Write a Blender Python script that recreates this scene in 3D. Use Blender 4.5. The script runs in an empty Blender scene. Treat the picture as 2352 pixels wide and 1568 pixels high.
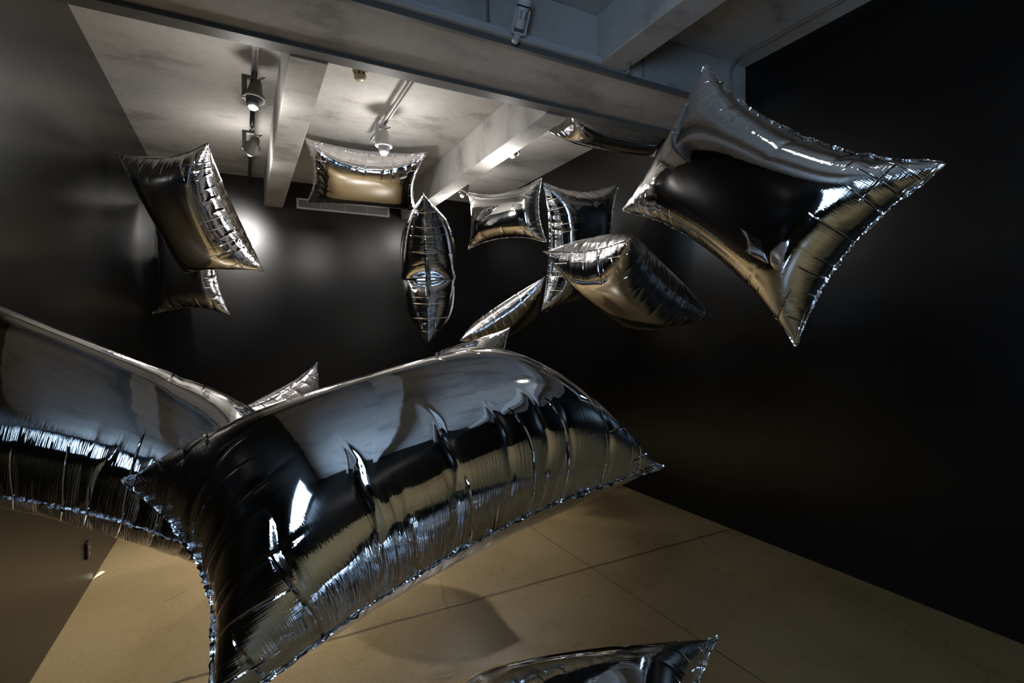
import bpy, math
import numpy as np
from mathutils import Vector, Matrix

S = bpy.context.scene
COL = S.collection

# ------------------------------------------------------------------ scene settings
S.view_settings.view_transform = 'Standard'
S.view_settings.look = 'None'
S.view_settings.gamma = 1.0
S.view_settings.use_curve_mapping = False
S.view_settings.exposure = 0.9
S.cycles.use_denoising = True
S.cycles.max_bounces = 8
S.cycles.glossy_bounces = 6
S.cycles.diffuse_bounces = 3
S.cycles.sample_clamp_indirect = 8.0
S.cycles.blur_glossy = 0.6

# ------------------------------------------------------------------ camera (18 mm, eye height 1.6 m)
F = 1174.0
PX, PY = 1176.0, 784.0
EYE = np.array([0.0, 0.0, 1.6])
def unit(v):
    return v / np.linalg.norm(v)
dY = unit(np.array([556 - PX, 770 - PY, F]))
dX = np.array([3400 - PX, 740 - PY, F]); dX = unit(dX - dY * dX.dot(dY))
dZ = np.cross(dX, dY)
if dZ[1] > 0: dZ = -dZ
R = np.stack([dX, dY, dZ])
def ray(x, y):
    return R @ np.array([(x - PX) / F, (y - PY) / F, 1.0])
def on(x, y, axis, val):
    r = ray(x, y); i = 'XYZ'.index(axis)
    return EYE + r * ((val - EYE[i]) / r[i])
cam = bpy.data.cameras.new('camera'); cam.sensor_width = 36.0; cam.lens = 36.0 * F / 2352.0
cam.clip_start = 0.02
co = bpy.data.objects.new('camera', cam); COL.objects.link(co)
Mx = Matrix([list(R[:, 0]), list(-R[:, 1]), list(-R[:, 2])]).transposed()
co.matrix_world = Matrix.Translation(EYE) @ Mx.to_4x4()
S.camera = co

# ------------------------------------------------------------------ materials
def mat(name):
    m = bpy.data.materials.new(name); m.use_nodes = True
    return m, m.node_tree, m.node_tree.nodes['Principled BSDF']
def node(nt, kind, **kw):
    n = nt.nodes.new(kind)
    for k, v in kw.items():
        if k.startswith('i_'):
            n.inputs[k[2:].replace('_', ' ')].default_value = v
        else: setattr(n, k, v)
    return n
def plain(name, col, rough=0.5, metal=0.0, noise=0.0, nscale=40.0):
    m, nt, b = mat(name)
    b.inputs['Base Color'].default_value = (*col, 1); b.inputs['Roughness'].default_value = rough
    b.inputs['Metallic'].default_value = metal
    tc = node(nt, 'ShaderNodeTexCoord')
    n = node(nt, 'ShaderNodeTexNoise', i_Scale=nscale, i_Detail=4.0)
    nt.links.new(tc.outputs['Object'], n.inputs['Vector'])
    bp = node(nt, 'ShaderNodeBump', i_Strength=0.12 if not noise else noise, i_Distance=0.004)
    nt.links.new(n.outputs['Fac'], bp.inputs['Height']); nt.links.new(bp.outputs['Normal'], b.inputs['Normal'])
    return m
def emit(name, col, strength):
    m, nt, b = mat(name)
    b.inputs['Base Color'].default_value = (*col, 1)
    b.inputs['Emission Color'].default_value = (*col, 1); b.inputs['Emission Strength'].default_value = strength
    return m
def math_node(nt, op, a, b=None, c=None):
    n = node(nt, 'ShaderNodeMath', operation=op)
    for i, v in enumerate((a, b, c)):
        if v is None: continue
        if isinstance(v, (int, float)): n.inputs[i].default_value = v
        else: nt.links.new(v, n.inputs[i])
    return n.outputs[0]
def ramp(nt, fac, stops):
    r = node(nt, 'ShaderNodeValToRGB')
    e = r.color_ramp.elements
    while len(e) < len(stops): e.new(0.5)
    for el, (p, c) in zip(e, stops):
        el.position = p; el.color = (*c, 1) if len(c) == 3 else c
    nt.links.new(fac, r.inputs['Fac'])
    return r.outputs['Color']
def mix(nt, fac, a, b, mode='MIX'):
    n = node(nt, 'ShaderNodeMix', data_type='RGBA', blend_type=mode)
    for i, v in ((0, fac), (6, a), (7, b)):
        if isinstance(v, (int, float)): n.inputs[i].default_value = v
        elif isinstance(v, tuple): n.inputs[i].default_value = (*v, 1)
        else: nt.links.new(v, n.inputs[i])
    return n.outputs[2]

def concrete(name, c1, c2, c3):
    """painted cast concrete: soft cloudy stains, board marks, pits"""
    m, nt, b = mat(name)
    tc = node(nt, 'ShaderNodeTexCoord')
    mp = node(nt, 'ShaderNodeMapping'); mp.inputs['Scale'].default_value = (1.0, 1.7, 1.0)
    nt.links.new(tc.outputs['Object'], mp.inputs['Vector'])
    n1 = node(nt, 'ShaderNodeTexNoise', i_Scale=1.5, i_Detail=6.0, i_Roughness=0.6, i_Distortion=0.25)
    nt.links.new(mp.outputs['Vector'], n1.inputs['Vector'])
    n2 = node(nt, 'ShaderNodeTexNoise', i_Scale=22.0, i_Detail=6.0, i_Roughness=0.7)
    nt.links.new(tc.outputs['Object'], n2.inputs['Vector'])
    col = ramp(nt, n1.outputs['Fac'], [(0.36, c1), (0.46, c2), (0.62, c3)])
    col = mix(nt, 0.22, col, ramp(nt, n2.outputs['Fac'], [(0.35, c1), (0.65, c3)]))
    v = node(nt, 'ShaderNodeTexVoronoi', i_Scale=5.0)
    nt.links.new(tc.outputs['Object'], v.inputs['Vector'])
    pit = ramp(nt, v.outputs['Distance'], [(0.012, (0.08,) * 3), (0.02, (1.0,) * 3)])
    col = mix(nt, 1.0, col, pit, 'MULTIPLY')
    nt.links.new(col, b.inputs['Base Color'])
    b.inputs['Roughness'].default_value = 0.75; b.inputs['Specular IOR Level'].default_value = 0.25
    bp = node(nt, 'ShaderNodeBump', i_Strength=0.25, i_Distance=0.01)
    nt.links.new(n2.outputs['Fac'], bp.inputs['Height']); nt.links.new(bp.outputs['Normal'], b.inputs['Normal'])
    return m

def floor_mat():
    m, nt, b = mat('sealed_concrete_floor')
    g = node(nt, 'ShaderNodeNewGeometry'); pos = g.outputs['Position']
    n1 = node(nt, 'ShaderNodeTexNoise', i_Scale=0.9, i_Detail=4.0, i_Roughness=0.5, i_Distortion=0.4)
    n2 = node(nt, 'ShaderNodeTexNoise', i_Scale=60.0, i_Detail=5.0, i_Roughness=0.7)
    n3 = node(nt, 'ShaderNodeTexNoise', i_Scale=5.0, i_Detail=6.0, i_Roughness=0.65)
    for n in (n1, n2, n3): nt.links.new(pos, n.inputs['Vector'])
    col = ramp(nt, n1.outputs['Fac'], [(0.30, (0.15, 0.101, 0.041)), (0.5, (0.205, 0.144, 0.064)), (0.68, (0.225, 0.163, 0.080))])
    col = mix(nt, 0.06, col, ramp(nt, n3.outputs['Fac'], [(0.3, (0.13, 0.10, 0.055)), (0.7, (0.28, 0.21, 0.12))]))
    col = mix(nt, 0.18, col, ramp(nt, n2.outputs['Fac'], [(0.38, (0.10, 0.08, 0.05)), (0.6, (0.38, 0.30, 0.18))]))
    sep = node(nt, 'ShaderNodeSeparateXYZ'); nt.links.new(pos, sep.inputs['Vector'])
    wob = math_node(nt, 'MULTIPLY', math_node(nt, 'SUBTRACT', n3.outputs['Fac'], 0.5), 0.035)
    def line(out, at, w):
        d = math_node(nt, 'ABSOLUTE', math_node(nt, 'ADD', math_node(nt, 'SUBTRACT', out, at), wob))
        return math_node(nt, 'SMOOTH_MIN', math_node(nt, 'DIVIDE', d, w), 1.0, 0.1)
    ln = math_node(nt, 'MINIMUM', line(sep.outputs['Y'], 2.80, 0.017), line(sep.outputs['X'], 2.07, 0.006))
    # hairline cracks
    vo = node(nt, 'ShaderNodeTexVoronoi', feature='DISTANCE_TO_EDGE', i_Scale=0.85)
    wp = node(nt, 'ShaderNodeMix', data_type='VECTOR'); wp.inputs[0].default_value = 0.10
    nt.links.new(pos, wp.inputs[4]); nt.links.new(n3.outputs['Color'], wp.inputs[5])
    nt.links.new(wp.outputs[1], vo.inputs['Vector'])
    ck = math_node(nt, 'MINIMUM', math_node(nt, 'DIVIDE', vo.outputs['Distance'], 0.006), 1.0)
    gate = math_node(nt, 'GREATER_THAN', n1.outputs['Fac'], 0.45)
    ck = math_node(nt, 'MAXIMUM', ck, gate)
    lines = math_node(nt, 'MULTIPLY', math_node(nt, 'ADD', math_node(nt, 'MULTIPLY', ln, 0.75), 0.25),
                      math_node(nt, 'ADD', math_node(nt, 'MULTIPLY', ck, 0.35), 0.65))
    # pits and specks
    vs = node(nt, 'ShaderNodeTexVoronoi', i_Scale=38.0); nt.links.new(pos, vs.inputs['Vector'])
    spot = ramp(nt, vs.outputs['Distance'], [(0.05, (0.35,) * 3), (0.12, (1.0,) * 3)])
    col = mix(nt, 1.0, col, lines, 'MULTIPLY'); col = mix(nt, 0.7, col, spot, 'MULTIPLY')
    nt.links.new(col, b.inputs['Base Color'])
    rg = ramp(nt, n3.outputs['Fac'], [(0.3, (0.25,) * 3), (0.7, (0.34,) * 3)])
    nt.links.new(rg, b.inputs['Roughness'])
    b.inputs['Specular IOR Level'].default_value = 0.5
    h = math_node(nt, 'ADD', math_node(nt, 'MULTIPLY', n2.outputs['Fac'], 0.25), math_node(nt, 'MULTIPLY', lines, 1.0))
    h = math_node(nt, 'ADD', h, math_node(nt, 'MULTIPLY', n3.outputs['Fac'], 0.8))
    bp = node(nt, 'ShaderNodeBump', i_Strength=0.25, i_Distance=0.006)
    nt.links.new(h, bp.inputs['Height']); nt.links.new(bp.outputs['Normal'], b.inputs['Normal'])
    return m

def wall_mat():
    m, nt, b = mat('black_satin_wall_paint')
    g = node(nt, 'ShaderNodeNewGeometry')
    n1 = node(nt, 'ShaderNodeTexNoise', i_Scale=1.2, i_Detail=5.0); nt.links.new(g.outputs['Position'], n1.inputs['Vector'])
    n2 = node(nt, 'ShaderNodeTexNoise', i_Scale=160.0, i_Detail=3.0); nt.links.new(g.outputs['Position'], n2.inputs['Vector'])
    nt.links.new(ramp(nt, n1.outputs['Fac'], [(0.3, (0.0035, 0.0034, 0.0034)), (0.7, (0.006, 0.0058, 0.0057))]), b.inputs['Base Color'])
    b.inputs['Roughness'].default_value = 0.27
    b.inputs['Specular IOR Level'].default_value = 0.36
    bp = node(nt, 'ShaderNodeBump', i_Strength=0.22, i_Distance=0.002)
    nt.links.new(n2.outputs['Fac'], bp.inputs['Height']); nt.links.new(bp.outputs['Normal'], b.inputs['Normal'])
    return m

def foil_mat():
    """aluminised film; fine gathers run across each welded border (UV in metres)"""
    m, nt, b = mat('silver_foil')
    b.inputs['Base Color'].default_value = (0.83, 0.83, 0.84, 1)
    b.inputs['Metallic'].default_value = 1.0; b.inputs['Roughness'].default_value = 0.05
    uv = node(nt, 'ShaderNodeUVMap', uv_map='film')
    sep = node(nt, 'ShaderNodeSeparateXYZ'); nt.links.new(uv.outputs['UV'], sep.inputs['Vector'])
    u, v = sep.outputs['X'], sep.outputs['Y']
    def gathers(fu, fv, d, reach):
        c = node(nt, 'ShaderNodeCombineXYZ')
        nt.links.new(math_node(nt, 'MULTIPLY', u, fu), c.inputs['X']); nt.links.new(math_node(nt, 'MULTIPLY', v, fv), c.inputs['Y'])
        n = node(nt, 'ShaderNodeTexNoise', i_Scale=1.0, i_Detail=2.0, i_Roughness=0.55); nt.links.new(c.outputs['Vector'], n.inputs['Vector'])
        mk = math_node(nt, 'MAXIMUM', math_node(nt, 'SUBTRACT', 1.0, math_node(nt, 'DIVIDE', d, reach)), 0.0)
        return math_node(nt, 'MULTIPLY', n.outputs['Fac'], mk)
    dv = math_node(nt, 'MINIMUM', v, math_node(nt, 'SUBTRACT', 0.89, v))
    du = math_node(nt, 'MINIMUM', u, math_node(nt, 'SUBTRACT', 1.27, u))
    h = math_node(nt, 'ADD', gathers(230.0, 4.0, dv, 0.30), gathers(4.0, 230.0, du, 0.26))
    oi = node(nt, 'ShaderNodeObjectInfo')
    def rings(a, off, reach, step, salt):
        """thin sharp creases standing across a roll, unevenly spaced"""
        t = math_node(nt, 'ADD', math_node(nt, 'MULTIPLY', math_node(nt, 'ADD', a, math_node(nt, 'MULTIPLY', off, 0.10)), 1.0 / step),
                      math_node(nt, 'MULTIPLY', oi.outputs['Random'], salt))
        wn = node(nt, 'ShaderNodeTexWhiteNoise', noise_dimensions='1D'); nt.links.new(math_node(nt, 'FLOOR', t), wn.inputs['W'])
        j = math_node(nt, 'ADD', math_node(nt, 'MULTIPLY', wn.outputs['Value'], 0.7), 0.15)
        d = math_node(nt, 'ABSOLUTE', math_node(nt, 'SUBTRACT', math_node(nt, 'FRACT', t), j))
        ln = math_node(nt, 'MAXIMUM', math_node(nt, 'SUBTRACT', 1.0, math_node(nt, 'DIVIDE', d, 0.0045 / step)), 0.0)
        wc = node(nt, 'ShaderNodeSeparateColor'); nt.links.new(wn.outputs['Color'], wc.inputs['Color'])
        rc = math_node(nt, 'MULTIPLY', math_node(nt, 'ADD', math_node(nt, 'MULTIPLY', wc.outputs['Green'], 0.75), 0.25), reach)
        mk = math_node(nt, 'MINIMUM', math_node(nt, 'MULTIPLY', math_node(nt, 'MAXIMUM', math_node(nt, 'SUBTRACT', 1.0, math_node(nt, 'DIVIDE', off, rc)), 0.0), 3.0), 1.0)
        return math_node(nt, 'MULTIPLY', math_node(nt, 'MULTIPLY', ln, mk), math_node(nt, 'ADD', wc.outputs['Blue'], 0.3))
    rg = math_node(nt, 'ADD', rings(u, dv, 0.34, 0.115, 31.0), rings(v, du, 0.30, 0.105, 57.0))
    n = node(nt, 'ShaderNodeTexNoise', i_Scale=9.0, i_Detail=3.0); nt.links.new(uv.outputs['UV'], n.inputs['Vector'])
    h = math_node(nt, 'SUBTRACT', h, math_node(nt, 'MULTIPLY', rg, 2.5))
    h = math_node(nt, 'ADD', h, math_node(nt, 'MULTIPLY', n.outputs['Fac'], 0.35))
    bp = node(nt, 'ShaderNodeBump', i_Strength=0.55, i_Distance=0.0034)
    nt.links.new(h, bp.inputs['Height']); nt.links.new(bp.outputs['Normal'], b.inputs['Normal'])
    return m
def seam_mat():
    m, nt, b = mat('crinkled_foil_border')
    b.inputs['Base Color'].default_value = (0.80, 0.81, 0.83, 1)
    b.inputs['Metallic'].default_value = 1.0; b.inputs['Roughness'].default_value = 0.14
    tc = node(nt, 'ShaderNodeTexCoord')
    v = node(nt, 'ShaderNodeTexVoronoi', i_Scale=70.0); nt.links.new(tc.outputs['Object'], v.inputs['Vector'])
    bp = node(nt, 'ShaderNodeBump', i_Strength=0.6, i_Distance=0.003)
    nt.links.new(v.outputs['Distance'], bp.inputs['Height']); nt.links.new(bp.outputs['Normal'], b.inputs['Normal'])
    return m

M = dict(
    ceiling=concrete('grey_painted_concrete', (0.27, 0.257, 0.243), (0.43, 0.415, 0.395), (0.50, 0.482, 0.458)),
    floor=floor_mat(), wall=wall_mat(), foil=foil_mat(), seam=seam_mat(),
    steel=plain('dark_grey_painted_steel', (0.14, 0.14, 0.135), 0.5),
    track=plain('dark_track_metal', (0.02, 0.019, 0.018), 0.5),
    track_white=plain('pale_track_metal', (0.50, 0.51, 0.53), 0.45),
    lamp_dark=plain('grey_lamp_housing', (0.12, 0.112, 0.10), 0.5),
    lamp_pale=plain('pale_grey_lamp_housing', (0.42, 0.42, 0.41), 0.4),
    lamp_white=plain('white_lamp_housing', (0.62, 0.63, 0.65), 0.4),
    lamp_snoot=plain('grey_lamp_snoot', (0.10, 0.10, 0.105), 0.45),
    black=plain('black_rubber', (0.012, 0.012, 0.012), 0.6),
    cream=plain('cream_plastic', (0.42, 0.37, 0.22), 0.4),
    cream_dark=plain('dark_cream_plastic', (0.10, 0.085, 0.05), 0.5),
    vent=plain('grey_vent_enamel', (0.40, 0.385, 0.37), 0.45),
    vent_dark=plain('vent_shadow_interior', (0.03, 0.03, 0.03), 0.7),
    pipe=plain('painted_pipe', (0.22, 0.20, 0.18), 0.45),
    outlet=plain('black_outlet_plastic', (0.02, 0.02, 0.018), 0.3),
    brass=plain('bright_contact_metal', (0.8, 0.75, 0.6), 0.25, 1.0),
    paper=plain('scrap_paper', (0.75, 0.72, 0.45), 0.7),
    glass=plain('clear_lens_glass', (0.55, 0.53, 0.48), 0.06, 0.85),
    bulb=emit('lit_lamp_face', (1.0, 0.95, 0.87), 150.0),
    window=emit('daylit_window_pane', (0.48, 0.71, 1.0), 10.0),
    frame=plain('window_frame_paint', (0.6, 0.6, 0.6), 0.5),
)

# ------------------------------------------------------------------ mesh helpers
class MB:
    def __init__(s): s.v = []; s.f = []; s.sm = []
    def add(s, v, f, smooth=False):
        o = len(s.v); s.v += [tuple(float(c) for c in p) for p in v]; s.f += [[o + i for i in q] for q in f]; s.sm += [smooth] * len(f); return s
    def box(s, x0, x1, y0, y1, z0, z1):
        v = [(x, y, z) for x in (x0, x1) for y in (y0, y1) for z in (z0, z1)]
        return s.add(v, [(0, 1, 3, 2), (4, 6, 7, 5), (0, 4, 5, 1), (2, 3, 7, 6), (0, 2, 6, 4), (1, 5, 7, 3)])
    def obox(s, c, ax, ay, az):
        c, ax, ay, az = (np.asarray(k, float) for k in (c, ax, ay, az))
        v = [c + i * ax + j * ay + k * az for i in (-1, 1) for j in (-1, 1) for k in (-1, 1)]
        return s.add(v, [(0, 1, 3, 2), (4, 6, 7, 5), (0, 4, 5, 1), (2, 3, 7, 6), (0, 2, 6, 4), (1, 5, 7, 3)])
    def lathe(s, base, axis, prof, n=28, cap=True):
        """profile of (distance along axis, radius)"""
        a = unit(np.asarray(axis, float)); t = np.array([1., 0, 0]) if abs(a[0]) < .8 else np.array([0, 1., 0])
        e1 = unit(np.cross(a, t)); e2 = np.cross(a, e1); base = np.asarray(base, float)
        v = []; f = []
        for (h, r) in prof:
            for i in range(n):
                q = 2 * math.pi * i / n
                v.append(base + a * h + r * (math.cos(q) * e1 + math.sin(q) * e2))
        for k in range(len(prof) - 1):
            for i in range(n):
                j = (i + 1) % n
                f.append((k * n + i, k * n + j, (k + 1) * n + j, (k + 1) * n + i))
        s.add(v, f, True)
        if cap:
            for k in (0, len(prof) - 1):
                if prof[k][1] > 1e-4: s.add(v[k * n:(k + 1) * n], [tuple(range(n))])
        return s
    def tube(s, pts, r, n=10):
        pts = [np.asarray(p, float) for p in pts]; v = []; f = []
        for k, p in enumerate(pts):
            d = unit(pts[min(k + 1, len(pts) - 1)] - pts[max(k - 1, 0)])
            t = np.array([0, 0, 1.]) if abs(d[2]) < .9 else np.array([1., 0, 0])
            e1 = unit(np.cross(d, t)); e2 = np.cross(d, e1)
            v += [p + r * (math.cos(2 * math.pi * i / n) * e1 + math.sin(2 * math.pi * i / n) * e2) for i in range(n)]
        for k in range(len(pts) - 1):
            for i in range(n):
                j = (i + 1) % n; f.append((k * n + i, k * n + j, (k + 1) * n + j, (k + 1) * n + i))
        s.add(v, f, True); s.add(v[:n], [tuple(range(n))]); s.add(v[-n:], [tuple(range(n))])
        return s
    def build(s, name, material, parent=None, bevel=0.0):
        me = bpy.data.meshes.new(name); me.from_pydata(s.v, [], s.f); me.update()
        for p, q in zip(me.polygons, s.sm): p.use_smooth = q
        import bmesh
        bm = bmesh.new(); bm.from_mesh(me); bmesh.ops.remove_doubles(bm, verts=bm.verts, dist=1e-5)
        bmesh.ops.recalc_face_normals(bm, faces=bm.faces); bm.to_mesh(me); bm.free()
        o = bpy.data.objects.new(name, me); COL.objects.link(o); me.materials.append(material)
        if parent is not None:
            o.parent = parent; o.matrix_parent_inverse = Matrix.Translation(-Vector(parent.location)) if parent.type == 'EMPTY' else Matrix()
        if bevel:
            b = o.modifiers.new('bevel', 'BEVEL'); b.width = bevel; b.segments = 2; b.limit_method = 'ANGLE'
        return o
def tag(o, label, cat, group=None):
    o['label'] = label; o['category'] = cat
    if group: o['group'] = group
    return o
def thing(name, loc, label, cat, group=None):
    o = bpy.data.objects.new(name, None); COL.objects.link(o); o.location = [float(c) for c in loc]; o.empty_display_size = 0.1
    return tag(o, label, cat, group)
def struct(o, label=None):
    o['kind'] = 'structure'
    if label: o['label'] = label
    return o

# ------------------------------------------------------------------ room shell
XL, XR, YB, YN, ZC = -0.90, 3.46, 7.33, -1.75, 3.62
struct(MB().box(XL - .2, XR + .2, YN - .2, YB + .2, -.2, 0).build('floor', M['floor']))
struct(MB().box(XL - .2, XR + .2, YN - .2, YB + .2, ZC, ZC + .2).build('ceiling', M['ceiling']))
struct(MB().box(XL - .2, XR + .2, YB, YB + .2, 0, ZC).build('wall_back', M['wall']))
struct(MB().box(XR, XR + .2, YN, YB, 0, ZC).build('wall_right', M['wall']))
struct(MB().box(XL - .2, XR + .2, YN - .2, YN, 0, ZC).build('wall_near', M['wall']))
WY0, WY1, WZ0, WZ1 = -1.55, -0.35, 1.25, 2.75
wl = MB()
wl.box(XL - .2, XL, WY1, YB, 0, ZC); wl.box(XL - .2, XL, YN, WY0, 0, ZC)
wl.box(XL - .2, XL, WY0, WY1, 0, WZ0); wl.box(XL - .2, XL, WY0, WY1, WZ1, ZC)
struct(wl.build('wall_left', M['wall']))
win = struct(MB().box(XL - .17, XL - .15, WY0, WY1, WZ0, WZ1).build('window_1', M['window']))
fr = MB()
fr.box(XL - .14, XL - .01, WY0, WY0 + .06, WZ0, WZ1); fr.box(XL - .14, XL - .01, WY1 - .06, WY1, WZ0, WZ1)
fr.box(XL - .14, XL - .01, WY0, WY1, WZ0, WZ0 + .06); fr.box(XL - .14, XL - .01, WY0, WY1, WZ1 - .06, WZ1)
fr.box(XL - .13, XL - .05, (WY0 + WY1) / 2 - .03, (WY0 + WY1) / 2 + .03, WZ0 + .06, WZ1 - .06)
fr.build('window_frame', M['frame'], win)

GY0, GY1, GZ = 2.655, 3.33, 3.30       # cross girder
ZB = 3.262                             # underside of the far joists
struct(MB().box(XL, XR, GY0, GY1, GZ, ZC).build('trim_1', M['ceiling'], bevel=.008), 'wide concrete girder crossing the ceiling')
struct(MB().box(.28, .50, GY1, YB, ZB, ZC).build('trim_2', M['ceiling'], bevel=.006), 'left concrete joist running to the back wall')
struct(MB().box(2.07, 2.27, GY1, YB, ZB, ZC).build('trim_3', M['ceiling'], bevel=.006), 'right concrete joist running to the back wall')
struct(MB().box(2.04, 2.25, YN, GY0, 3.305, ZC).build('trim_4', M['ceiling'], bevel=.006), 'concrete joist overhead on the near side of the girder')
struct(MB().box(.28, .50, YN, GY0, 3.305, ZC).build('trim_5', M['ceiling'], bevel=.006), 'second concrete joist on the near side of the girder')
st = MB(); st.box(XL, XR, 3.225, 3.325, 3.270, 3.278); st.box(XL, XR, 3.235, 3.325, 3.278, GZ)
struct(st.build('trim_6', M['steel']), 'dark grey steel channel along the far edge of the girder')

# ------------------------------------------------------------------ light tracks and lamps
def track(pts_y, x, z, label, m, group=None):
    y0, y1 = pts_y
    t = thing('light_track', (x, y0, z), label, 'light track', group)
    b = MB(); b.box(x - .018, x - .007, y0, y1, z - .016, z + .016); b.box(x + .007, x + .018, y0, y1, z - .016, z + .016)
    b.box(x - .018, x + .018, y0, y1, z + .008, z + .016)
    b.build('rail', m, t)
    e = MB(); e.box(x - .022, x + .022, y0 - .06, y0, z - .02, z + .02); e.tube([(x, y0 - .05, z + .01), (x + .015, y0 - .085, z + .03), (x + .015, y0 - .10, ZC)], .006)
    e.build('power_feed', M['track'], t)
    k = y0 + .15
    while k < y1:
        MB().tube([(x, k, z + .01), (x, k, ZC)], .006).build('hanger', m, t); k += 1.25
    return t
track((3.72, YB - .4), .11, 3.47, 'dark light track with two lit spotlights left of the left joist', M['track'], 'light tracks on the ceiling')
track((3.74, 5.12), 1.165, 3.50, 'pale light track with one cone spotlight between the two joists', M['lamp_pale'], 'light tracks on the ceiling')
track((3.9, YB - .3), 2.50, 3.50, 'light track mostly hidden behind the right joist', M['track'], 'light tracks on the ceiling')

def spotlight(p, aim, label, m, rail_z, power, angle=88, fill=8.0, big=1.0, tint=(1, .965, .925)):
    """cone track spotlight: p = centre of the ring, aim = beam direction"""
    p = np.asarray(p, float); a = unit(np.asarray(aim, float))
    t = thing('track_spotlight', p, label, 'spotlight', 'cone spotlights on the tracks')
    k = big
    hs = MB().lathe(p, a, [(-.135 * k, .030 * k), (-.13 * k, .036 * k), (-.02 * k, .056 * k), (-.015 * k, .072 * k), (.012 * k, .074 * k), (.014 * k, .068 * k), (.0, .058 * k)])
    hs.build('housing', m, t)
    MB().lathe(p, a, [(-.005, .056 * k), (.05 * k, .048 * k), (.072 * k, .036 * k), (.071 * k, .030 * k), (.05 * k, .034 * k)], cap=False).build('snoot', M['track'] if m is M['lamp_dark'] else M['lamp_snoot'], t)
    MB().lathe(p, a, [(.060 * k, .029 * k), (.074 * k, .028 * k), (.084 * k, .020 * k), (.088 * k, .0)]).build('lamp', M['bulb'], t)
    br = MB(); x, y = p[0] - .062 * k, p[1]
    top = rail_z - .016
    br.box(x - .017, x + .017, y - .02, y + .02, p[2] + .0, top - .012); br.box(x - .02, p[0] + .01, y - .012, y + .012, p[2] - .012, p[2] + .012)
    br.box(x - .017, p[0] + .02, y - .022, y + .022, top - .024, top - .002)
    br.build('bracket', m, t, bevel=.003)
    c = MB().tube([p - a * .12 * k, p - a * .15 * k + [.03, 0, .02], p - a * .11 * k + [.06, 0, .06], [p[0] + .01, p[1] + .03, top - .026]], .003, 6); c.build('flex', M['black'], t)
    L = bpy.data.lights.new('spot_beam', 'SPOT'); L.energy = power; L.spot_size = math.radians(angle); L.spot_blend = 1.0; L.shadow_soft_size = .03; L.color = tint
    o = bpy.data.objects.new('spot_beam', L); COL.objects.link(o); o.location = p + a * .125 * k
    o.rotation_euler = Vector(a).to_track_quat('-Z', 'Y').to_euler()
    if fill:
        L = bpy.data.lights.new('ceiling_fill', 'POINT'); L.energy = fill; L.shadow_soft_size = .05; L.color = tint  # added point light in mid-air below the lamp, brightens the ceiling
        o = bpy.data.objects.new('ceiling_fill', L); COL.objects.link(o); o.location = p + a * .30 * k
    return t
PW = 1.05
spotlight(on(584, 226, 'Z', 3.30), (-.12, -.12, -1), 'dark cone spotlight nearest on the left track', M['lamp_dark'], 3.47, 230 * PW, angle=66, fill=5)
spotlight(on(579, 341, 'Z', 3.30), (-.41, 1.88, -.72), 'dark cone spotlight farther along the left track, above the tall folded balloon', M['lamp_dark'], 3.47, 190 * PW, angle=56, fill=4)
spotlight(on(882, 334, 'Z', 3.30), (-.02, .02, -1), 'pale cone spotlight above the landscape balloon near the ceiling', M['lamp_pale'], 3.50, 180 * PW, angle=70, fill=14)
spotlight(on(1180, 348, 'Z', 3.36), (-.45, -.1, -1), 'small lit spotlight peeking past the right joist', M['lamp_dark'], 3.50, 150 * PW, angle=76, big=.8, fill=10)
spotlight(on(1065, 441, 'Z', 3.36), (-.45, .1, -1), 'small lit spotlight at the far end of the right joist', M['lamp_dark'], 3.50, 120 * PW, big=.8)

# near-side track under the girder edge and its unlit spotlight
nt_ = thing('light_track', (0, GY0, 3.33), 'pale light track along the near edge of the girder', 'light track')
b = MB(); b.box(XL, 2.04, GY0 - .045, GY0 - .002, 3.30, 3.335); b.box(XL, 2.04, GY0 - .045, GY0 - .03, 3.295, 3.30)
b.build('rail', M['track_white'], nt_, bevel=.003)
lip = MB().box(XL, XR, GY0, GY0 + .03, 3.268, GZ)
struct(lip.build('trim_7', M['steel']), 'dark lip under the near edge of the girder')
q0 = on(1192, 66, 'Y', 2.555); q1 = on(1203, 12, 'Y', 2.49)
ax = unit(q1 - q0)
sp = thing('track_spotlight', q0, 'white unlit spotlight with a glass lens on the girder track', 'spotlight')
MB().lathe(q0, ax, [(0, .02), (.005, .028), (.10, .033), (.105, .036), (.16, .038), (.165, .036)]).build('housing', M['lamp_white'], sp)
MB().lathe(q0 + ax * .105, ax, [(0, .0375), (.008, .0375)]).build('clamp_ring', M['black'], sp)
MB().lathe(q0 + ax * .162, ax, [(0, .039), (.014, .039), (.016, .034)]).build('lens_rim', M['black'], sp)
MB().lathe(q0 + ax * .170, ax, [(0, .034), (.006, .030), (.012, .018), (.014, 0)]).build('lens', M['glass'], sp)
e1 = unit(np.cross(ax, [0, 0, 1.])); e2 = np.cross(e1, ax)
vs_ = MB()
for i in range(5):
    for s_ in (-1, 1):
        vs_.obox(q0 + ax * (.05 + .009 * i) + unit(-e2 + s_ * .55 * e1) * .0312, unit(e1 * 1 + s_ * .55 * e2 * 1) * .008, ax * .0018, unit(-e2 + s_ * .55 * e1) * .0015)
vs_.build('cooling_slot', M['black'], sp)
yk = MB(); yk.obox(q0 + e1 * .040 + ax * .035, e1 * .003, ax * .06, e2 * .012); yk.obox(q0 - e1 * .040 + ax * .035, e1 * .003, ax * .06, e2 * .012)
yk.obox(q0 - ax * .022, e1 * .043, ax * .004, e2 * .012); yk.build('yoke', M['lamp_white'], sp)
MB().lathe(q0 - ax * .024, [0, 0.6, -.35], [(0, .02), (.05, .02)]).build('mount', M['track_white'], sp)

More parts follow.
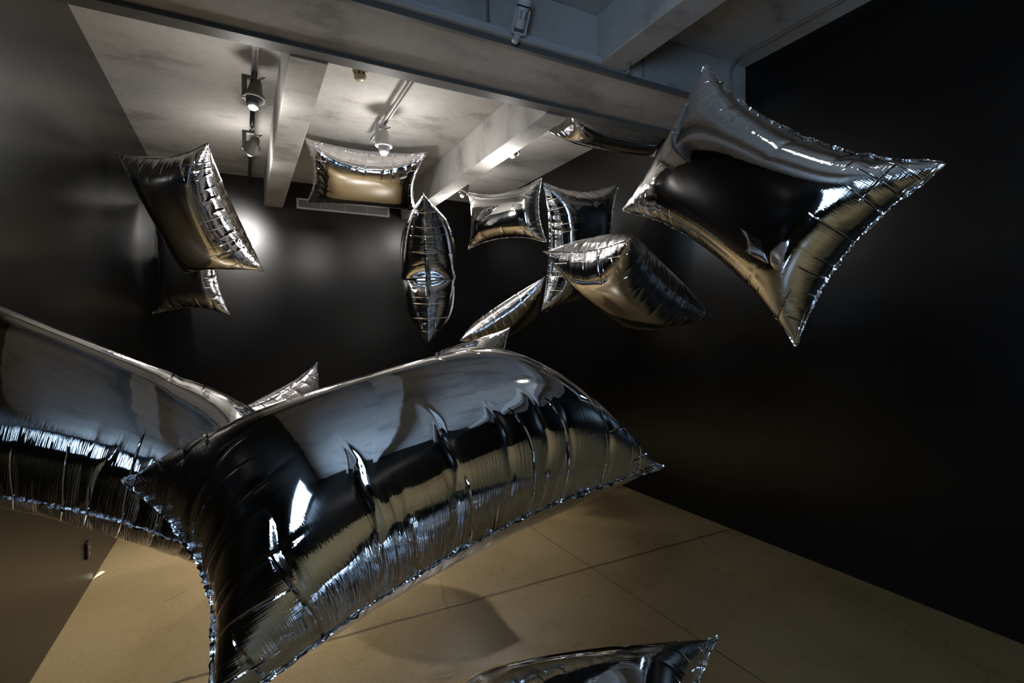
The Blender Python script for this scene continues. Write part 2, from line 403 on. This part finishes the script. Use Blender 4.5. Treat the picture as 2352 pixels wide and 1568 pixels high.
# ------------------------------------------------------------------ ceiling fittings
p = on(827, 172, 'Z', 3.54)
sd = thing('smoke_detector', (p[0], p[1], ZC), 'cream smoke detector on the ceiling just behind the girder', 'smoke detector')
MB().lathe((p[0], p[1], ZC), (0, 0, -1), [(0, .056), (.062, .056), (.068, .052), (.07, .045)]).build('base', M['cream'], sd)
MB().lathe((p[0], p[1], ZC - .07), (0, 0, -1), [(0, .040), (.02, .040)]).build('smoke_chamber', M['cream_dark'], sd)
rb = MB()
for i in range(8):
    q = 2 * math.pi * i / 8; rb.obox((p[0] + .041 * math.cos(q), p[1] + .041 * math.sin(q), ZC - .08), (.006 * math.sin(q), -.006 * math.cos(q), 0), (.003 * math.cos(q), .003 * math.sin(q), 0), (0, 0, .012))
rb.build('rib', M['cream'], sd)
MB().lathe((p[0], p[1], ZC - .09), (0, 0, -1), [(0, .044), (.015, .044), (.028, .034), (.032, .015), (.033, 0)]).build('cap', M['cream'], sd)

vt = thing('air_vent', (1.28, YB, 3.27), 'long grey slatted air vent high on the back wall', 'vent')
x0, x1, z0, z1 = .665, 1.893, 3.266, 3.405
MB().box(x0 + .01, x1 - .01, YB - .006, YB - .001, z0 + .01, z1 - .01).build('backing', M['vent_dark'], vt)
b = MB(); b.box(x0, x1, YB - .03, YB - .002, z0, z0 + .022); b.box(x0, x1, YB - .03, YB - .002, z1 - .022, z1)
b.box(x0, x0 + .024, YB - .03, YB - .002, z0 + .022, z1 - .022); b.box(x1 - .024, x1, YB - .03, YB - .002, z0 + .022, z1 - .022)
b.build('frame', M['vent'], vt)
for i in range(8):
    zz = z0 + .03 + i * .0113
    MB().obox(((x0 + x1) / 2, YB - .017, zz), ((x1 - x0) / 2 - .024, 0, 0), (0, .008, .003), (0, -.0006, .0016)).build('slat', M['vent'], vt)
for i in range(1, 4):
    xx = x0 + (x1 - x0) * i / 4
    MB().box(xx - .004, xx + .004, YB - .012, YB - .006, z0 + .022, z1 - .022).build('mullion', M['vent'], vt)

# conduit along the ceiling that bends down the girder face
cx = XR - .185
pts = [(cx, YN + .02, ZC - .012)] + [(cx, y, ZC - .012) for y in np.linspace(-1.5, GY0 - .09, 6)]
for i in range(1, 7):
    q = math.pi / 2 * i / 6; pts.append((cx, GY0 - .09 + .078 * math.sin(q), ZC - .012 - .078 * (1 - math.cos(q))))
pts += [(cx, GY0 - .012, 3.31)]
tag(MB().tube(pts, .0105, 12).build('conduit', M['pipe']), 'thin grey conduit along the ceiling bending down the girder by the right wall', 'conduit')
a_ = on(1119, 40, 'Y', GY0)
tag(MB().tube([(a_[0], GY0 - .009, 3.335), (a_[0], GY0 - .009, ZC - .002)], .008, 10).build('conduit', M['steel']), 'short dark vertical conduit on the girder face left of the white spotlight', 'conduit')
a_ = on(1475, 140, 'Y', GY0)
tag(MB().tube([(a_[0], GY0 - .007, 3.31), (a_[0], GY0 - .007, ZC - .002)], .006, 10).build('conduit', M['steel']), 'short dark vertical conduit on the girder face right of the near joist', 'conduit')
a_ = on(1437, 152, 'Z', 3.30)
tag(MB().lathe((min(a_[0], 2.22), a_[1] - .03, 3.305), (0, 0, -1), [(0, .016), (.012, .016), (.014, .009), (.04, .009), (.042, .013), (.055, .012)]).build('anchor_bolt', M['pipe']), 'small grey anchor bolt under the near joist end', 'bolt')

# outlet on the left wall and scrap on the floor
o0 = on(200, 1262, 'X', XL)
ot = thing('wall_outlet', (XL, o0[1], o0[2] - .05), 'small black wall outlet low on the left wall', 'outlet')
MB().box(XL + .001, XL + .014, o0[1] - .043, o0[1] + .043, o0[2] - .052, o0[2] + .052).build('cover', M['outlet'], ot, bevel=.004)
for dy, dz in ((.0, .018), (-.0, -.02)):
    MB().lathe((XL + .013, o0[1] - .01 + dy, o0[2] + dz), (1, 0, 0), [(0, .007), (.003, .006)]).build('contact', M['brass'], ot)
s0 = on(226, 1322, 'Z', 0)
b = MB(); b.add([(s0[0] - .02, s0[1] - .05, .002), (s0[0] + .012, s0[1] - .01, .006), (s0[0] + .03, s0[1] + .045, .003), (s0[0] + .005, s0[1] + .05, .010), (s0[0] - .012, s0[1], .008)], [(0, 1, 4), (1, 3, 4), (1, 2, 3)])
o = b.build('paper_scrap', M['paper']); so = o.modifiers.new('thickness', 'SOLIDIFY'); so.thickness = .001
tag(o, 'crumpled yellowish paper scrap on the floor by the left wall', 'paper')

# ------------------------------------------------------------------ pillow balloons
FL, FW = 1.27, 0.89        # flat film size
def normals(P):
    n = np.cross(np.gradient(P, axis=1), np.gradient(P, axis=2))
    n /= (np.sqrt((n * n).sum(-1, keepdims=True)) + 1e-12); n[1] *= -1
    return n
def resample(P, N, K):
    def ax_(P, K, axis):
        P = np.moveaxis(P, axis, 0); n = P.shape[0] - 1
        a = np.linspace(0, n, K + 1); i = np.minimum(a.astype(int), n - 1); f = (a - i).reshape(-1, *([1] * (P.ndim - 1)))
        p0 = P[np.maximum(i - 1, 0)]; p1 = P[i]; p2 = P[i + 1]; p3 = P[np.minimum(i + 2, n)]
        Q = .5 * (2 * p1 + (p2 - p0) * f + (2 * p0 - 5 * p1 + 4 * p2 - p3) * f * f + (3 * p1 - p0 - 3 * p2 + p3) * f ** 3)
        return np.moveaxis(Q, 0, axis)
    return ax_(ax_(P, N, 1), K, 2)
def inflate(seed):
    """two flat films welded along their border and blown up (position based dynamics)"""
    rng = np.random.default_rng(seed); P = None; comp, bend = .35, .80
    for (N, K, steps) in ((36, 25, 220), (72, 50, 120), (120, 84, 70)):
        hx = FL / N; hy = FW / K; hd = math.hypot(hx, hy)
        if P is None:
            X, Y = np.meshgrid(np.linspace(-FL / 2, FL / 2, N + 1), np.linspace(-FW / 2, FW / 2, K + 1), indexing='ij')
            P = np.zeros((2, N + 1, K + 1, 3)); P[..., 0] = X; P[..., 1] = Y
            d = np.minimum(1, np.minimum(FL / 2 - abs(X), FW / 2 - abs(Y)) * 6)
            P[0, ..., 2] = .03 * d; P[1, ..., 2] = -.03 * d
        else: P = resample(P, N, K)
        P += rng.normal(0, .010 * hx, P.shape); V = np.zeros_like(P)
        def proj(a, b, l, k):
            d = b - a; n = np.sqrt((d * d).sum(-1, keepdims=True)) + 1e-9
            s = n - l; c = .5 * np.where(s > 0, s, s * k) * d / n
            a += c; b -= c
        def pmin(a, b, l, k):
            d = b - a; n = np.sqrt((d * d).sum(-1, keepdims=True)) + 1e-9
            c = .5 * np.minimum(0, n - l) * k * d / n
            a += c; b -= c
        for _ in range(steps):
            V = V * .96 + normals(P) * (hx * .012); old = P.copy(); P += V
            for it in range(10):
                for o in (0, 1):
                    proj(P[:, o:-1:2], P[:, o + 1::2], hx, comp); proj(P[:, :, o:-1:2], P[:, :, o + 1::2], hy, comp)
                for o in (0, 1):
                    proj(P[:, o:-1:2, :-1], P[:, o + 1::2, 1:], hd, comp * .3); proj(P[:, o:-1:2, 1:], P[:, o + 1::2, :-1], hd, comp * .3)
                for o in (0, 1, 2, 3):
                    pmin(P[:, o:-2:4], P[:, o + 2::4], 2 * hx * bend, .5); pmin(P[:, :, o:-2:4], P[:, :, o + 2::4], 2 * hy * bend, .5)
                for s in (np.s_[0, :], np.s_[-1, :], np.s_[:, 0], np.s_[:, -1]):
                    m = .5 * (P[0][s] + P[1][s]); P[0][s] = m; P[1][s] = m
            V = P - old
    for _ in range(5):      # calm the finest gathers
        Q = P.copy()
        Q[:, 1:-1] = .25 * P[:, :-2] + .5 * P[:, 1:-1] + .25 * P[:, 2:]
        Q[:, :, 1:-1] = .25 * Q[:, :, :-2] + .5 * Q[:, :, 1:-1] + .25 * Q[:, :, 2:]
        Q[:, 0] = P[:, 0]; Q[:, -1] = P[:, -1]; Q[:, :, 0] = P[:, :, 0]; Q[:, :, -1] = P[:, :, -1]
        P = Q
    return P
def dress(P, N, K, seed, flat=.21, n_long=10, n_short=7, amp=.010, kinks=(), rings=()):
    """creases across the rolls along each border, a flatter middle"""
    rng = np.random.default_rng(seed); P = resample(P, N, K)
    z = P[..., 2]; a = np.abs(z); k = flat * .55
    P[..., 2] = np.sign(z) * np.where(a < k, a, k + (flat - k) * np.tanh((a - k) / (flat - k)))
    u = np.linspace(0, FL, N + 1)[:, None]; v = np.linspace(0, FW, K + 1)[None, :]
    D = np.zeros((2, N + 1, K + 1))
    for s in (0, 1):
        for e in range(4):
            lng = e < 2; n = n_long if lng else n_short; T = FL if lng else FW; O = FW if lng else FL
            along = u if lng else v; off = (v if lng else u) if e % 2 == 0 else O - (v if lng else u)
            for c in .1 * T + .8 * T * (np.arange(n) + .5 + rng.uniform(-.42, .42, n)) / n:
                dep = rng.uniform(.16, .36) * FW; A = amp * rng.choice([.35, .6, 1, 1.4]); sk = rng.uniform(-.18, .18); wd = rng.uniform(.010, .026)
                d = np.abs(along - c - sk * off - .004 * np.sin(off * 40 + rng.uniform(0, 6)))
                f = np.clip(off / .03, 0, 1) * np.clip((dep - off) / (dep * .5), 0, 1); f = f * f * (3 - 2 * f)
                D[s] -= A * np.exp(-d / wd) * f
                if rng.random() < .22:
                    du_ = along - c - sk * dep; dv_ = off - dep * .9
                    D[s] -= A * .6 * np.exp(-np.sqrt((du_ * 1.6) ** 2 + dv_ ** 2 * .5) / .035)
    for (e, c, A, wd, dep) in kinks:          # a deep buckle across one border
        lng = e < 2; O = FW if lng else FL; along = u if lng else v
        off = (v if lng else u) if e % 2 == 0 else O - (v if lng else u)
        f = np.clip((dep - off) / dep, 0, 1); f = f * f * (3 - 2 * f)
        g = np.exp(-np.abs(along - c) / wd) * f
        D -= A * g * np.clip(off / .02, 0, 1)
        P[..., (1 if lng else 0)] += (1 if e % 2 == 0 else -1) * .5 * A * g
    for (e, c, A, dep, sk) in rings:          # long sharp creases across one roll
        lng = e < 2; O = FW if lng else FL; along = u if lng else v
        off = (v if lng else u) if e % 2 == 0 else O - (v if lng else u)
        f = np.clip(off / .04, 0, 1) * np.clip((dep - off) / (dep * .4), 0, 1); f = f * f * (3 - 2 * f)
        D -= A * np.exp(-np.abs(along - c - sk * off - .004 * np.sin(off * 45 + c * 30)) / .008) * f * .28
    return P + normals(P) * D[..., None]

LC, WC = 1.18, 0.83        # corner to corner, blown up
def solve_quad(px, seed=0, prefer=0):
    """distances at which four sight lines hold a flat LC x WC rectangle"""
    r = np.array([ray(*q) for q in px]); prs = [(0, 1), (1, 2), (2, 3), (3, 0), (0, 2), (1, 3)]
    tgt = np.array([LC, WC, LC, WC, math.hypot(LC, WC), math.hypot(LC, WC)])
    def res(x):
        P = r * np.exp(x)[:, None]; return np.array([np.linalg.norm(P[i] - P[j]) for i, j in prs]) - tgt
    rng = np.random.default_rng(seed); out = []
    for t in range(40):
        x = np.log(rng.uniform(1, 6)) + rng.normal(0, .25, 4); lam = 1e-2; e = res(x)
        for k in range(60):
            J = np.stack([(res(x + 1e-5 * np.eye(4)[i]) - e) / 1e-5 for i in range(4)], 1)
            d = np.linalg.solve(J.T @ J + lam * np.eye(4), -J.T @ e); e2 = res(x + d)
            if e2 @ e2 < e @ e: x = x + d; e = e2; lam = max(lam / 3, 1e-7)
            else: lam *= 4
        out.append((e @ e, x))
    out.sort(key=lambda q: q[0]); sel = []
    for c, x in out:
        if all(np.abs(x - y).max() > .03 for y in sel): sel.append(x)
    x = sel[prefer]
    return EYE + r * np.exp(x)[:, None]

def film_mesh(name, P, hole=None):
    nu, nv = P.shape[1:3]; V = P.reshape(-1, 3).astype(np.float32)
    i, j = np.meshgrid(np.arange(nu - 1), np.arange(nv - 1), indexing='ij'); i = i.ravel(); j = j.ravel()
    idx = np.arange(2 * nu * nv).reshape(2, nu, nv)
    idx[1, 0] = idx[0, 0]; idx[1, -1] = idx[0, -1]; idx[1, :, 0] = idx[0, :, 0]; idx[1, :, -1] = idx[0, :, -1]   # welded border
    q0 = np.stack([idx[0, i, j], idx[0, i + 1, j], idx[0, i + 1, j + 1], idx[0, i, j + 1]], 1)
    q1 = np.stack([idx[1, i, j], idx[1, i, j + 1], idx[1, i + 1, j + 1], idx[1, i + 1, j]], 1)
    Fq = np.concatenate([q0, q1])
    uu, vv = np.meshgrid(np.linspace(0, FL, nu), np.linspace(0, FW, nv), indexing='ij')
    uv = np.tile(np.stack([uu, vv], -1).reshape(-1, 2), (2, 1))
    used = np.unique(Fq); remap = np.full(len(V), -1); remap[used] = np.arange(len(used))
    V = V[used]; uv = uv[used]; Fq = remap[Fq]
    me = bpy.data.meshes.new(name)
    me.vertices.add(len(V)); me.vertices.foreach_set('co', V.ravel())
    me.loops.add(Fq.size); me.loops.foreach_set('vertex_index', Fq.ravel().astype(np.int32))
    me.polygons.add(len(Fq)); me.polygons.foreach_set('loop_start', np.arange(0, Fq.size, 4, dtype=np.int32))
    me.polygons.foreach_set('loop_total', np.full(len(Fq), 4, dtype=np.int32)); me.polygons.foreach_set('use_smooth', np.ones(len(Fq), dtype=bool))
    l = me.uv_layers.new(name='film'); l.data.foreach_set('uv', uv[Fq.ravel()].astype(np.float32).ravel())
    me.update(calc_edges=True); me.validate()
    return me

BASES = [inflate(3), inflate(8)]
def balloon(px, scale, label, seed, thick=1.0, res=0, prefer=0, flat=.25, amp=.0055, depth=None, bow=0.0, kinks=(), rings=(), puff=(0, 0, 0, 0)):
    if depth is None: C = EYE + (solve_quad(px, prefer=prefer) - EYE) * scale
    else: C = np.array([EYE + ray(*q) * d for q, d in zip(px, depth)])
    N, K = ((120, 84), (240, 168))[res]
    P = BASES[seed % 2]
    if (seed // 2) % 2: P = P[:, ::-1, ::-1] * np.array([-1, -1, 1])
    P = dress(P.copy(), N, K, seed, flat=flat, amp=amp, kinks=kinks, rings=rings)
    u = P[..., 0] / LC + .5; v = P[..., 1] / WC + .5
    c00, c10, c11, c01 = C; u_, v_ = u[..., None], v[..., None]
    B = c00 * (1 - u_) * (1 - v_) + c10 * u_ * (1 - v_) + c11 * u_ * v_ + c01 * (1 - u_) * v_
    tu = (c10 - c00) * (1 - v_) + (c11 - c01) * v_; tv = (c01 - c00) * (1 - u_) + (c11 - c10) * u_
    hu, hv = 4 * u_ * (1 - u_), 4 * v_ * (1 - v_)
    eu, ev = unit(c10 + c11 - c00 - c01), unit(c01 + c11 - c00 - c10)
    B = B + ev * hu * (puff[1] * np.clip(v_, 0, 1) - puff[0] * np.clip(1 - v_, 0, 1)) + eu * hv * (puff[3] * np.clip(u_, 0, 1) - puff[2] * np.clip(1 - u_, 0, 1))
    n = np.cross(tu, tv); n /= np.sqrt((n * n).sum(-1, keepdims=True))
    Q = B + n * (P[..., 2:3] * thick * scale + bow * (u_ * (1 - u_) * 4 - .5) * scale)
    ctr = C.mean(0)
    Q = Q - ctr
    o = bpy.data.objects.new('foil_balloon', film_mesh('foil_balloon', Q)); COL.objects.link(o)
    o.location = ctr; o.data.materials.append(M['foil'])
    tag(o, label, 'balloon', 'silver pillow balloons in the gallery')
    # welded border strip
    rng = np.random.default_rng(seed + 50)
    ring = [(i, 0) for i in range(N)] + [(N, j) for j in range(K)] + [(i, K) for i in range(N, 0, -1)] + [(0, j) for j in range(K, 0, -1)]
    def inn(i, j): return (min(max(i, 2), N - 2), min(max(j, 2), K - 2))
    mid = .5 * (Q[0] + Q[1])
    cw = .5 * (C[0] + C[2]) - ctr
    pb = np.array([mid[i, j] for i, j in ring]); pin = np.array([mid[inn(i, j)] for i, j in ring])
    out = pb - pin; out /= (np.linalg.norm(out, axis=1, keepdims=True) + 1e-9)
    w = 5
    out = sum(np.roll(out, k, axis=0) for k in range(-w, w + 1)); out /= np.linalg.norm(out, axis=1, keepdims=True)
    nr = np.array([n[0, i, j] for i, j in ring]); L_ = len(ring)
    def smooth_noise(step, a):
        m_ = max(4, L_ // step); kx = rng.normal(0, a, m_); t = np.arange(L_) / L_ * m_; i0 = t.astype(int) % m_; f = (t - t.astype(int)); f = f * f * (3 - 2 * f)
        return kx[i0] * (1 - f) + kx[(i0 + 1) % m_] * f
    st_ = 4 if res else 2
    wd = (.006 + smooth_noise(9, .002)).clip(.002, .012)[:, None] * scale
    r0 = pb - out * .003
    r1 = pb + out * wd * .55 + nr * smooth_noise(st_, .0018)[:, None]
    r2 = pb + out * wd + nr * smooth_noise(st_, .0028)[:, None] + out * smooth_noise(st_, .001)[:, None]
    V = np.concatenate([r0, r1, r2]); Fq = []
    for a in range(2):
        for k in range(L_):
            k2 = (k + 1) % L_; Fq.append((a * L_ + k, a * L_ + k2, (a + 1) * L_ + k2, (a + 1) * L_ + k))
    me = bpy.data.meshes.new('welded_border'); me.from_pydata(V.tolist(), [], Fq); me.update()
    s = bpy.data.objects.new('welded_border', me); COL.objects.link(s); s.parent = o; me.materials.append(M['seam'])
    s['label'] = 'crinkled flat foil border'
    so = s.modifiers.new('film', 'SOLIDIFY'); so.thickness = .0006
    return o

balloon([(1617,150),(2170,372),(1830,790),(1430,483)], .88, 'large silver foil pillow balloon in front of the right wall, nearest the girder', 1, res=1, thick=1.0)
balloon([(268,353),(425,628),(605,622),(481,330)], .93, 'tilted silver pillow balloon near the left wall with a bright ribbed right side', 2, res=1, thick=1.3)
balloon([(348,470),(350,720),(525,722),(505,470)], .97, 'dark silver pillow balloon hanging upright in the left back corner behind the tilted one', 3, thick=.75)
balloon([(702,318),(978,350),(955,485),(708,466)], .98, 'landscape silver pillow balloon under the pale spotlight by the air vent', 4, res=1, thick=.9)
balloon([(973,443),(985,790),(995,760),(985,475)], .95, 'silver pillow balloon seen edge on as an upright diamond in the middle', 5, res=1, thick=.92, flat=.45, kinks=((0, .71, .085, .06, .42),))
balloon([(1075,443),(1243,408),(1255,555),(1077,572)], .85, 'small looking silver pillow balloon with a glare spot at its upper left corner', 6, res=1)
balloon([(1248,418),(1243,712),(1395,700),(1421,425)], .97, 'upright silver pillow balloon partly behind the drooping one', 7, res=1)
balloon([(1447,548),(1640,728),(1430,730),(1248,578)], .90, 'silver pillow balloon drooping to a point at its right, golden underneath', 8, res=1, prefer=1, thick=1.1)
balloon([(1055,783),(1250,635),(1258,715),(1090,800)], .80, 'slim silver pillow balloon seen edge on, slanting up to the right', 9, res=1, thick=.75, flat=.4)
balloon([(1169,752),(1190,1000),(980,1030),(1000,812)], .75, 'silver pillow balloon peeking up behind the back of the big front one', 10)
balloon([(728,833),(760,1130),(540,1200),(540,950)], .80, 'silver pillow balloon showing only one pointed corner between the two big ones', 11)
balloon([(470,1665),(1522,1074),(1110,858),(290,1096)], .82, 'biggest silver pillow balloon in the foreground, ribbed along its near side', 12, res=1, thick=1.45, flat=.27, depth=(.76,1.34,1.45,.97), amp=.004, puff=(.012, .035, 0, .02), rings=((0,.20,.020,.42,.1),(0,.36,.024,.46,.12),(0,.40,.012,.3,.1),(0,.55,.022,.46,.1),(0,.70,.018,.42,.06),(0,.82,.020,.4,.02),(0,.90,.012,.34,0),(0,1.05,.018,.3,-.05),(2,.25,.016,.3,0),(2,.40,.02,.34,.1),(2,.55,.018,.34,.1),(2,.68,.014,.3,.05)))
balloon([(-130,640),(640,985),(600,1330),(-380,1140)], .85, 'large silver pillow balloon cut off by the left edge of the photo', 13, res=1, thick=1.0, depth=(1.5,1.95,1.35,1.12))
balloon([(1642,1462),(1700,2300),(900,2300),(940,1625)], .80, 'silver pillow balloon rising from the bottom edge with one bright corner', 14, res=1, amp=.006, thick=1.05, depth=(1.25,.75,.70,1.13))
balloon([(1252,299),(1508,364),(1540,306),(1310,244)], .80, 'dark silver pillow balloon tucked up behind the girder', 15, res=1, thick=1.0, depth=(4.39,4.77,4.62,4.12))

# the near-side lamp aimed at the floor behind the camera (over the photographer's shoulder)
spotlight((1.75, .95, 3.30), (-.15, -.72, -1), 'cone spotlight overhead on the near side of the girder', M['lamp_dark'], 3.50, 120, angle=56, fill=0)

w = bpy.data.worlds.new('world'); S.world = w; w.use_nodes = True
w.node_tree.nodes['Background'].inputs['Color'].default_value = (0, 0, 0, 1)
